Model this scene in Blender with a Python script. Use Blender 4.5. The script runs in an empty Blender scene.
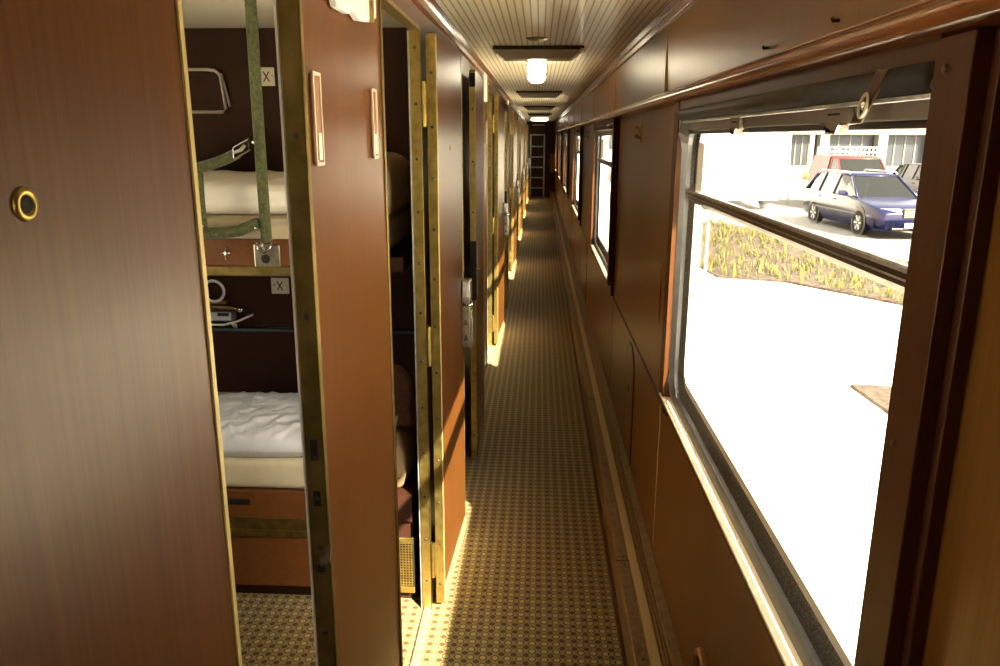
import bpy, bmesh, math, random
from mathutils import noise
from mathutils import Vector, Matrix
random.seed(7)
PI = math.pi
scene = bpy.context.scene
COL = scene.collection
PER = 3.75            # length of one pair of compartments = one window spacing
EYE = 1.72            # height of the viewer's eye above the corridor carpet
G = -0.65             # street level outside

# ------------------------------------------------------------------ materials
def new_mat(name):
    m = bpy.data.materials.new(name); m.use_nodes = True
    nt = m.node_tree; b = nt.nodes['Principled BSDF']
    return m, nt, b
def plain(name, col, rough=.5, metal=0., spec=.5, coat=0.):
    m, nt, b = new_mat(name)
    b.inputs['Base Color'].default_value = (*col, 1); b.inputs['Roughness'].default_value = rough
    b.inputs['Metallic'].default_value = metal; b.inputs['Specular IOR Level'].default_value = spec; b.inputs['Specular Tint'].default_value = (1, .80, .58, 1)
    b.inputs['Coat Weight'].default_value = coat; b.inputs['Coat Roughness'].default_value = .15
    return m
def N(nt, t, **kw):
    n = nt.nodes.new(t)
    for k, v in kw.items(): setattr(n, k, v)
    return n
def mathn(nt, op, a, b=None, c=None):
    n = nt.nodes.new('ShaderNodeMath'); n.operation = op
    for i, v in enumerate((a, b, c)):
        if v is None: continue
        if isinstance(v, (int, float)): n.inputs[i].default_value = v
        else: nt.links.new(v, n.inputs[i])
    return n.outputs[0]
def ramp(nt, fac, stops):
    r = nt.nodes.new('ShaderNodeValToRGB'); nt.links.new(fac, r.inputs[0])
    el = r.color_ramp.elements
    while len(el) < len(stops): el.new(.5)
    for e, (p, c) in zip(el, stops): e.position = p; e.color = (*c, 1)
    return r.outputs[0]
def wood(name, c0, c1, rough=.3, scale=(150, 150, 2.6), coat=.3, bump=.04, spec=.5):
    m, nt, b = new_mat(name)
    geo = N(nt, 'ShaderNodeNewGeometry'); mp = N(nt, 'ShaderNodeMapping')
    mp.inputs['Scale'].default_value = scale; nt.links.new(geo.outputs['Position'], mp.inputs['Vector'])
    n1 = N(nt, 'ShaderNodeTexNoise'); n1.inputs['Scale'].default_value = 1; n1.inputs['Detail'].default_value = 5; n1.inputs['Roughness'].default_value = .65
    nt.links.new(mp.outputs[0], n1.inputs['Vector'])
    mp2 = N(nt, 'ShaderNodeMapping'); mp2.inputs['Scale'].default_value = (6, 6, .4)
    nt.links.new(geo.outputs['Position'], mp2.inputs['Vector'])
    n2 = N(nt, 'ShaderNodeTexNoise'); n2.inputs['Scale'].default_value = 1; n2.inputs['Detail'].default_value = 2
    nt.links.new(mp2.outputs[0], n2.inputs['Vector'])
    f = mathn(nt, 'ADD', mathn(nt, 'MULTIPLY', n1.outputs[0], .75), mathn(nt, 'MULTIPLY', n2.outputs[0], .25))
    c = ramp(nt, f, [(.28, c0), (.72, c1)])
    nt.links.new(c, b.inputs['Base Color'])
    b.inputs['Roughness'].default_value = rough; b.inputs['Coat Weight'].default_value = coat; b.inputs['Coat Roughness'].default_value = .22; b.inputs['Specular IOR Level'].default_value = spec; b.inputs['Specular Tint'].default_value = (1, .80, .58, 1)
    bp = N(nt, 'ShaderNodeBump'); bp.inputs['Strength'].default_value = bump; bp.inputs['Distance'].default_value = .01
    nt.links.new(n1.outputs[0], bp.inputs['Height']); nt.links.new(bp.outputs[0], b.inputs['Normal'])
    return m
def noisy(name, c0, c1, scale=8., rough=.6, metal=0., bump=0., detail=4, r2=None):
    m, nt, b = new_mat(name)
    geo = N(nt, 'ShaderNodeNewGeometry'); n1 = N(nt, 'ShaderNodeTexNoise')
    n1.inputs['Scale'].default_value = scale; n1.inputs['Detail'].default_value = detail
    nt.links.new(geo.outputs['Position'], n1.inputs['Vector'])
    nt.links.new(ramp(nt, n1.outputs[0], [(.35, c0), (.65, c1)]), b.inputs['Base Color'])
    b.inputs['Roughness'].default_value = rough; b.inputs['Metallic'].default_value = metal
    if r2 is not None:
        mr = N(nt, 'ShaderNodeMapRange'); mr.inputs['To Min'].default_value = rough; mr.inputs['To Max'].default_value = r2
        nt.links.new(n1.outputs[0], mr.inputs[0]); nt.links.new(mr.outputs[0], b.inputs['Roughness'])
    if bump:
        bp = N(nt, 'ShaderNodeBump'); bp.inputs['Strength'].default_value = bump; bp.inputs['Distance'].default_value = .02
        nt.links.new(n1.outputs[0], bp.inputs['Height']); nt.links.new(bp.outputs[0], b.inputs['Normal'])
    return m
def emit(name, col, s):
    m, nt, b = new_mat(name)
    b.inputs['Base Color'].default_value = (*col, 1); b.inputs['Emission Color'].default_value = (*col, 1); b.inputs['Emission Strength'].default_value = s
    return m
def glass_mat(name, tint=(1, 1, 1)):
    m = bpy.data.materials.new(name); m.use_nodes = True; nt = m.node_tree
    nt.nodes.remove(nt.nodes['Principled BSDF'])
    out = nt.nodes['Material Output']; t = N(nt, 'ShaderNodeBsdfTransparent'); t.inputs[0].default_value = (*tint, 1)
    g = N(nt, 'ShaderNodeBsdfGlossy'); g.inputs['Roughness'].default_value = .02
    lw = N(nt, 'ShaderNodeLayerWeight'); lw.inputs[0].default_value = .5
    fr = mathn(nt, 'MULTIPLY_ADD', mathn(nt, 'POWER', lw.outputs['Facing'], 5.), .6, .025)
    mx = N(nt, 'ShaderNodeMixShader')
    nt.links.new(fr, mx.inputs[0]); nt.links.new(t.outputs[0], mx.inputs[1]); nt.links.new(g.outputs[0], mx.inputs[2])
    nt.links.new(mx.outputs[0], out.inputs[0])
    return m
def carpet_mat():
    m, nt, b = new_mat('patterned_carpet')
    geo = N(nt, 'ShaderNodeNewGeometry'); sp = N(nt, 'ShaderNodeSeparateXYZ'); nt.links.new(geo.outputs['Position'], sp.inputs[0])
    s = .042
    u = mathn(nt, 'DIVIDE', sp.outputs[0], s); v = mathn(nt, 'DIVIDE', sp.outputs[1], s)
    def dist(off):
        du = mathn(nt, 'SUBTRACT', mathn(nt, 'FRACT', mathn(nt, 'ADD', u, off)), .5)
        dv = mathn(nt, 'SUBTRACT', mathn(nt, 'FRACT', mathn(nt, 'ADD', v, off)), .5)
        return mathn(nt, 'SQRT', mathn(nt, 'ADD', mathn(nt, 'MULTIPLY', du, du), mathn(nt, 'MULTIPLY', dv, dv)))
    dA, dB = dist(100.), dist(100.5)
    base, dark, red, cream = (.285, .20, .06), (.045, .03, .01), (.085, .028, .009), (.45, .345, .13)
    cA = ramp(nt, dA, [(0, dark), (.10, red), (.20, red), (.23, dark), (.27, base)])
    cB = ramp(nt, dB, [(0, cream), (.22, cream), (.26, dark), (.33, dark)])
    mx = N(nt, 'ShaderNodeMix', data_type='RGBA')
    fac = mathn(nt, 'LESS_THAN', dB, .33)
    nt.links.new(fac, mx.inputs[0]); nt.links.new(cA, mx.inputs[6]); nt.links.new(cB, mx.inputs[7])
    nz = N(nt, 'ShaderNodeTexNoise'); nz.inputs['Scale'].default_value = 500; nt.links.new(geo.outputs['Position'], nz.inputs['Vector'])
    mul = N(nt, 'ShaderNodeMix', data_type='RGBA', blend_type='MULTIPLY'); mul.inputs[0].default_value = .5
    nt.links.new(mx.outputs[2], mul.inputs[6]); nt.links.new(nz.outputs[0], mul.inputs[7])
    nt.links.new(mul.outputs[2], b.inputs['Base Color'])
    b.inputs['Roughness'].default_value = .75; b.inputs['Specular IOR Level'].default_value = .25
    b.inputs['Sheen Weight'].default_value = .15
    bp = N(nt, 'ShaderNodeBump'); bp.inputs['Strength'].default_value = .4; bp.inputs['Distance'].default_value = .003
    nt.links.new(nz.outputs[0], bp.inputs['Height']); nt.links.new(bp.outputs[0], b.inputs['Normal'])
    return m
def ceiling_mat():
    m, nt, b = new_mat('ribbed_cream_ceiling')
    geo = N(nt, 'ShaderNodeNewGeometry'); sp = N(nt, 'ShaderNodeSeparateXYZ'); nt.links.new(geo.outputs['Position'], sp.inputs[0])
    f = mathn(nt, 'FRACT', mathn(nt, 'ADD', mathn(nt, 'DIVIDE', sp.outputs[0], .0265), 100.))
    d = mathn(nt, 'ABSOLUTE', mathn(nt, 'SUBTRACT', f, .5))
    yj = mathn(nt, 'FRACT', mathn(nt, 'ADD', mathn(nt, 'DIVIDE', mathn(nt, 'SUBTRACT', sp.outputs[1], 3.15), PER/2), 100.))
    seam = mathn(nt, 'LESS_THAN', mathn(nt, 'ABSOLUTE', mathn(nt, 'SUBTRACT', yj, .5)), .003)
    c = ramp(nt, d, [(0, (.30, .19, .075)), (.07, (.34, .22, .09)), (.13, (.84, .76, .54)), (.5, (.88, .80, .58))])
    mx = N(nt, 'ShaderNodeMix', data_type='RGBA'); nt.links.new(seam, mx.inputs[0]); nt.links.new(c, mx.inputs[6]); mx.inputs[7].default_value = (.16, .10, .04, 1)
    nt.links.new(mx.outputs[2], b.inputs['Base Color'])
    b.inputs['Roughness'].default_value = .32; b.inputs['Coat Weight'].default_value = .15; b.inputs['Coat Roughness'].default_value = .1
    bp = N(nt, 'ShaderNodeBump'); bp.inputs['Strength'].default_value = .25; bp.inputs['Distance'].default_value = .003
    nt.links.new(mathn(nt, 'MINIMUM', d, .2), bp.inputs['Height']); nt.links.new(bp.outputs[0], b.inputs['Normal'])
    return m
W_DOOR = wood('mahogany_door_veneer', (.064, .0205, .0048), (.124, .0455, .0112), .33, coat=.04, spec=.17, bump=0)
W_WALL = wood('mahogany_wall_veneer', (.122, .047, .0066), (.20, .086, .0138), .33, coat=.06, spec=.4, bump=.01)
W_RAIL = wood('polished_rail_wood', (.165, .045, .008), (.20, .060, .012), .2, (60, 1.2, 60), .45, bump=.0)
W_DARK = wood('dark_window_post_wood', (0.04176, 0.01296, 0.0036), (0.07056, 0.02376, 0.00648), .4, coat=.03, spec=.2)
W_BUNK = wood('berth_front_wood', (0.108, 0.03456, 0.00864), (0.1656, 0.0576, 0.01584), .4, (60, 60, 60))
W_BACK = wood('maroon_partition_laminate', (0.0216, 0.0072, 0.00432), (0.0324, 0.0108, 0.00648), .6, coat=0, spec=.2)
BRASS = noisy('aged_brass', (0.336, 0.232, 0.06), (0.448, 0.328, 0.104), 30, .34, 1., r2=.5)
BRASS_D = noisy('dull_bronze_channel', (0.216, 0.1553, 0.04725), (0.324, 0.2295, 0.081), 25, .38, 1., r2=.55)
BRASS_P = plain('painted_gold_edge', (.50, .38, .14), .45)
FRAMEM = noisy('dark_anodised_frame', (0.16, 0.16, 0.16), (0.24, 0.236, 0.232), 9, .38, .85, r2=.55)
ALU = noisy('scuffed_aluminium', (.42, .42, .42), (.58, .58, .57), 40, .38, .9, r2=.6)
CHROME = plain('chrome', (.75, .75, .75), .15, 1.)
STEEL = noisy('worn_lock_steel', (.30, .27, .20), (.44, .40, .31), 60, .35, .9)
RUBBER = noisy('black_rubber_gasket', (.012, .012, .012), (.035, .033, .03), 120, .55)
SPECK = noisy('gritty_dark_channel', (.03, .028, .024), (.16, .15, .13), 260, .7)
BLACK = plain('black_frame_paint', (.012, .011, .010), .35)
HOLE = plain('dark_hole', (.004, .004, .004), .9)
SCREW = plain('screw_steel', (.10, .085, .055), .4, .8)
CREAM = plain('cream_plastic', (0.5904, 0.5412, 0.41), .4)
WHITE = plain('white_plastic', (0.6724, 0.656, 0.6232), .4)
GREYBAR = plain('taupe_grey_bar_paint', (.19, .16, .13), .4)
BLIND = noisy('brown_blind_cloth', (.018, .012, .009), (.03, .02, .014), 60, .55)
LAMPC = plain('smoky_lamp_cover', (.46, .38, .27), .25, 0, .5, .3)
CARPET = carpet_mat(); CEIL = ceiling_mat()
CEIL2 = plain('cream_compartment_ceiling', (.70, .62, .48), .5)
SILL = plain('pale_sill_strip', (.80, .66, .46), .35)
LEDGE = noisy('worn_bronze_ledge', (0.176, 0.108, 0.036), (0.248, 0.16, 0.06), 40, .4, .35, r2=.55)
LEDGE2 = plain('pale_gold_strip', (0.5084, 0.3772, 0.164), .38, .3)
SHEET = noisy('cream_sheet', (0.496, 0.416, 0.272), (0.56, 0.48, 0.336), 14, .9)
PILLOWW = plain('white_pillow_cotton', (0.6724, 0.6724, 0.7052), .9)
PILLOWT = noisy('tan_pillow_cotton', (0.384, 0.304, 0.16), (0.448, 0.36, 0.208), 14, .9)
BLANKET = noisy('brown_blanket', (0.06, 0.0224, 0.0112), (0.096, 0.04, 0.02), 50, .95)
VELVET, _nt, _b = new_mat('olive_velvet'); _b.inputs['Base Color'].default_value = (.06, .065, .014, 1); _b.inputs['Roughness'].default_value = .8; _b.inputs['Sheen Weight'].default_value = .15
_geo = N(_nt, 'ShaderNodeNewGeometry'); _w = N(_nt, 'ShaderNodeTexNoise'); _w.inputs['Scale'].default_value = 90; _nt.links.new(_geo.outputs['Position'], _w.inputs['Vector'])
_nt.links.new(ramp(_nt, _w.outputs[0], [(.35, (.035, .04, .008)), (.65, (.085, .09, .022))]), _b.inputs['Base Color'])
PANE = glass_mat('window_glass', (.97, .98, .97))
CLEARP = glass_mat('clear_plastic_cover', (.86, .80, .74))
DOME = emit('lit_dome_glass', (1., .90, .66), 10.)
SHELFG = plain('bluish_glass_edge', (.05, .075, .09), .15, 0, .6)

# ------------------------------------------------------------------ mesh helpers
class MB:
    def __init__(s): s.bm = bmesh.new()
    def box(s, x0, x1, y0, y1, z0, z1):
        v = [s.bm.verts.new((x, y, z)) for x in (x0, x1) for y in (y0, y1) for z in (z0, z1)]
        for f in ((0,1,3,2),(4,6,7,5),(0,4,5,1),(2,3,7,6),(0,2,6,4),(1,5,7,3)): s.bm.faces.new([v[i] for i in f])
        return s
    def hexa(s, P):           # eight corners ordered like box()
        v = [s.bm.verts.new(p) for p in P]
        for f in ((0,1,3,2),(4,6,7,5),(0,4,5,1),(2,3,7,6),(0,2,6,4),(1,5,7,3)): s.bm.faces.new([v[i] for i in f])
        return s
    def prism(s, pts, axis, a0, a1):    # polygon pts in the two other axes, extruded along axis
        def mk(p, a):
            if axis == 'y': return (p[0], a, p[1])
            if axis == 'x': return (a, p[0], p[1])
            return (p[0], p[1], a)
        A = [s.bm.verts.new(mk(p, a0)) for p in pts]; B = [s.bm.verts.new(mk(p, a1)) for p in pts]
        n = len(pts)
        s.bm.faces.new(A[::-1]); s.bm.faces.new(B)
        for i in range(n): s.bm.faces.new([A[i], A[(i+1) % n], B[(i+1) % n], B[i]])
        return s
    def tube(s, pts, r, n=10, closed=False, cap=True):
        pts = [Vector(p) for p in pts]; rings = []
        m = len(pts); up = None
        for i, p in enumerate(pts):
            a = pts[(i-1) % m] if (closed or i) else p; b = pts[(i+1) % m] if (closed or i < m-1) else p
            t = (b-a).normalized()
            if up is None or abs(up.dot(t)) > .95: up = Vector((0,0,1)) if abs(t.z) < .9 else Vector((1,0,0))
            u = (up - t*up.dot(t)).normalized(); w = t.cross(u); up = u
            rr = r[i] if isinstance(r, (list, tuple)) else r
            if isinstance(rr, tuple): ra, rb = rr
            else: ra = rb = rr
            rings.append([s.bm.verts.new(p + u*ra*math.cos(2*PI*k/n) + w*rb*math.sin(2*PI*k/n)) for k in range(n)])
        for i in range(m if closed else m-1):
            A, B = rings[i], rings[(i+1) % m]
            for k in range(n): s.bm.faces.new([A[k], A[(k+1) % n], B[(k+1) % n], B[k]])
        if cap and not closed:
            s.bm.faces.new(rings[0][::-1]); s.bm.faces.new(rings[-1])
        return s
    def cyl(s, p0, p1, r, n=16): return s.tube([p0, p1], r, n)
    def lathe(s, prof, c, axis=Vector((0,0,1)), n=24):   # prof: (radius, height)
        axis = Vector(axis).normalized(); u = axis.orthogonal().normalized(); w = axis.cross(u); c = Vector(c)
        rings = []
        for r, h in prof:
            if r < 1e-6: rings.append([s.bm.verts.new(c + axis*h)])
            else: rings.append([s.bm.verts.new(c + axis*h + (u*math.cos(2*PI*k/n) + w*math.sin(2*PI*k/n))*r) for k in range(n)])
        for A, B in zip(rings, rings[1:]):
            for k in range(n):
                a = [A[k % len(A)], A[(k+1) % len(A)]] if len(A) > 1 else [A[0]]
                b = [B[(k+1) % len(B)], B[k % len(B)]] if len(B) > 1 else [B[0]]
                f = a + b
                if len(f) > 2: s.bm.faces.new(f)
        return s
    def loft(s, rings, cap=True):
        R = [[s.bm.verts.new(p) for p in r] for r in rings]; n = len(R[0])
        for A, B in zip(R, R[1:]):
            for k in range(n): s.bm.faces.new([A[k], A[(k+1) % n], B[(k+1) % n], B[k]])
        if cap: s.bm.faces.new(R[0][::-1]); s.bm.faces.new(R[-1])
        return s
    def build(s, name, mat, parent=None, bevel=0., smooth=False, subsurf=0, segs=2):
        bmesh.ops.recalc_face_normals(s.bm, faces=s.bm.faces)
        me = bpy.data.meshes.new(name); s.bm.to_mesh(me); s.bm.free()
        me.materials.append(mat)
        o = bpy.data.objects.new(name, me); COL.objects.link(o)
        if parent is not None: o.parent = parent
        if smooth:
            for p in me.polygons: p.use_smooth = True
        if bevel:
            b = o.modifiers.new('Bevel', 'BEVEL'); b.width = bevel; b.segments = segs; b.limit_method = 'ANGLE'; b.angle_limit = .6
        if subsurf:
            q = o.modifiers.new('Subdivision', 'SUBSURF'); q.levels = q.render_levels = subsurf
        return o
def tag(o, label, cat, group=None, kind=None):
    o['label'] = label; o['category'] = cat
    if group: o['group'] = group
    if kind: o['kind'] = kind
    return o
def thing(name, label, cat, loc=(0,0,0), rz=0, group=None, kind=None):
    o = bpy.data.objects.new(name, None); COL.objects.link(o)
    o.location = loc; o.rotation_euler = (0, 0, rz); o.empty_display_size = .1
    return tag(o, label, cat, group, kind)
def kids(o): return [c for c in COL.objects if c.parent is o]
def dup(o, parent=None):
    c = o.copy(); COL.objects.link(c)
    if parent is not None: c.parent = parent
    for ch in kids(o): dup(ch, c)
    return c
def struct(name, mb, mat, label, cat, **kw):
    return tag(mb.build(name, mat, None, **kw), label, cat, kind='structure')

# ------------------------------------------------------------------ main dimensions
XL, XLB = -.382, -.408      # left corridor wall: aisle face and back face
XU, XP, XLOW = .432, .452, .462   # right wall: upper boards, boards between windows, lower boards
XO = .505                   # back of the inner wall
XS = .56                    # outside skin
YA, YE = -4.2, 23.4
CZ = 2.155
DZ = 2.04                   # door head
O1 = (.64, 1.275); O2 = (1.935, 2.54)       # the two doorways of a pair
PAIRS = range(0, 6)
ORD = ['first', 'second', 'third', 'fourth', 'fifth', 'sixth', 'seventh', 'eighth', 'ninth', 'tenth', 'eleventh', 'twelfth']

# floor, ceilings
struct('floor', MB().box(-2.36, XO, YA, YE, -.06, 0), CARPET, 'olive gold carpet patterned with small rings, running down the train corridor', 'floor')
struct('ceiling', MB().box(-.435, XO, YA, YE, CZ, CZ+.05), CEIL, 'glossy cream ribbed ceiling over the corridor', 'ceiling')
struct('ceiling_compartment', MB().box(-2.36, -.436, YA, YE, CZ, CZ+.05), CEIL2, 'plain cream ceiling inside the sleeping compartment', 'ceiling')

# left wall with doorways
w = MB(); edges = [YA]
for k in range(-1, 6):
    for a, b in (O1, O2):
        if k < 0: continue
        edges += [a + PER*k, b + PER*k]
edges.append(YE)
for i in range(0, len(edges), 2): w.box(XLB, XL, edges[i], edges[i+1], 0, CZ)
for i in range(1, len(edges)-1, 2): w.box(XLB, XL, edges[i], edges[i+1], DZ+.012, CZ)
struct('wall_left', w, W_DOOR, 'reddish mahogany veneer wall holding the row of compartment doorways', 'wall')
# left cornice
struct('trim_1', MB().prism([(XL, 2.105), (XL+.012, 2.112), (XL+.016, 2.13), (XL+.022, 2.14), (XL+.03, 2.155), (XL, 2.155)], 'y', YA, YE), W_RAIL,
       'thin red-brown moulding where the door wall meets the ceiling', 'moulding')

# partitions, outer compartment wall
w = MB()
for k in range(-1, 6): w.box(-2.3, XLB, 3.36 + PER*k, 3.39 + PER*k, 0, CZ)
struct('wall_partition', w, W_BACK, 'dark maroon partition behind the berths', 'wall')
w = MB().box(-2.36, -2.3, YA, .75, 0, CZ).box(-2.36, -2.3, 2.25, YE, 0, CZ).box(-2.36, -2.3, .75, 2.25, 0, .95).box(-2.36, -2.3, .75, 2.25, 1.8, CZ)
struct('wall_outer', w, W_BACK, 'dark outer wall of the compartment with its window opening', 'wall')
# end wall and rear wall
struct('wall_end', MB().box(-2.36, XO, YE, YE+.05, 0, CZ), W_DARK, 'dark wood wall closing the far end of the corridor', 'wall')
struct('wall_back', MB().box(-2.36, XO, YA-.05, YA, 0, CZ), W_DARK, 'wood wall closing the corridor behind the viewer', 'wall')

# ------------------------------------------------------------------ right wall
WIN = (.888, 2.45); ZS, ZH = .87, 1.80     # window opening
def wins(): return range(-1, 6)
w = MB()
ys = [YA]
for k in wins(): ys += [WIN[0]+PER*k, WIN[1]+PER*k]
ys.append(YE)
for i in range(0, len(ys), 2): w.box(XP, XO, ys[i], ys[i+1], .80, CZ)
for i in range(1, len(ys)-1, 2): w.box(XP, XO, ys[i], ys[i+1], ZH, CZ)
w.box(XLOW, XO, YA, YE, 0, ZS-.02)
struct('wall_right', w, W_WALL, 'golden brown wood wall holding the row of train windows', 'wall')
w = MB()
for i in range(0, len(ys), 2): w.box(XO, XS, ys[i]+(.0 if i == 0 else .32), ys[i+1]-(.32 if i < len(ys)-2 else 0), .80, CZ)
for i in range(1, len(ys)-1, 2): w.box(XO, XS, ys[i], ys[i+1], ZH, CZ)
w.box(XO, XS, YA, YE, -.3, ZS-.02)
struct('wall_outside', w, plain('pale_outer_paint', (.62, .60, .55), .45), 'pale outer skin of the carriage seen at the window reveal', 'wall')
# upper boards with seams
w = MB(); seams = [YA] + [2.83 + PER*.5*k - PER for k in range(0, 13)] + [YE]
for a, b in zip(seams, seams[1:]):
    if b - a < .01: continue
    w.hexa([(XU-.006, a+.002, 2.155), (XU+.006, a+.002, 1.85), (XU-.006, b-.002, 2.155), (XU+.006, b-.002, 1.85),
            (XP+.004, a+.002, 2.155), (XP+.004, a+.002, 1.85), (XP+.004, b-.002, 2.155), (XP+.004, b-.002, 1.85)])
struct('trim_2', w, W_WALL, 'plain brown boards above the window rail, split by thin seams', 'panelling', bevel=.0015)
w = MB()
for a in seams[1:-1]: w.box(XU-.004, XU+.01, a-.004, a+.004, 1.87, 2.13)
struct('trim_3', w, BRASS_P, 'thin gold beads covering the seams of the upper boards', 'bead')
# cornice right
struct('trim_4', MB().prism([(XU+.004, 2.085), (XU-.012, 2.092), (XU-.016, 2.108), (XU-.010, 2.114), (XU-.016, 2.122), (XU-.022, 2.14), (XU-.012, 2.155), (XU+.004, 2.155)], 'y', YA, YE), W_RAIL,
       'stepped wood cornice between ceiling and upper boards', 'moulding', bevel=.001)
# rail above windows: a half-round with a small top bead
prof = [(XP, 1.868), (.420, 1.868), (.4165, 1.866), (.4155, 1.8635), (.4165, 1.861)]
for i in range(15):
    a = math.radians(78 - i*12); prof.append((.416 - .020*math.cos(a), 1.843 + .0165*math.sin(a)))
prof += [(.424, 1.824), (XP, 1.824)]
rail = MB().prism(prof, 'y', YA, YE).build('trim_5', W_RAIL, smooth=True)
es = rail.modifiers.new('EdgeSplit', 'EDGE_SPLIT'); es.split_angle = math.radians(35)
tag(rail, 'polished round wood rail running above all the windows', 'rail', kind='structure')

# lower wall boards: seams and groove
w = MB()
for k in range(-1, 6):
    w.box(XLOW-.003, XLOW+.01, 2.72+PER*k-.005, 2.72+PER*k+.005, .19, .80)
struct('trim_6', w, BRASS_P, 'thin gold beads covering the upright seams below the windows', 'bead')
w = MB()
for k in range(-1, 6):
    w.box(XLOW-.0015, XLOW+.01, 4.63+PER*k-.003, 4.63+PER*k+.003, .19, .79)
    w.box(XP-.004, XLOW+.005, WIN[1]+.09+PER*k, WIN[0]-.09+PER*(k+1), .786, .802)
struct('trim_7', w, BLACK, 'dark grooves edging the wood boards between the windows', 'groove')

# heater ledge
struct('trim_8', MB().prism([(.318, .0), (.318, .146), (.322, .152), (.362, .152), (.364, .149), (.398, .149), (.400, .154), (.406, .152), (.41, .157), (.416, .153), (.42, .159), (.426, .155), (.43, .162), (.466, .164), (.466, 0)], 'y', YA, YE), LEDGE,
       'long bronze heater ledge at the foot of the window wall', 'ledge', bevel=.001)
struct('trim_9', MB().box(.3645, .3975, YA, YE, .147, .1545), LEDGE2, 'pale gold strip let into the top of the heater ledge', 'strip', bevel=.002)
w = MB()
for k in range(-1, 12):
    y = 2.66 + 1.875*k
    w.box(.3178, .40, y-.0008, y+.0008, .14, .1535)
    for dy in (-.03, .03, .5, .9, 1.3): w.lathe([(0, .002), (.004, .0015), (.004, -.002)], (.345, y+dy, .152), n=8)
struct('trim_10', w, HOLE, 'dark joints and screw heads along the heater ledge', 'joint')
struct('baseboard_right', MB().box(.306, .318, YA, YE, 0, .02), W_DARK, 'dark skirting strip where carpet meets the heater ledge', 'skirting')

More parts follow.
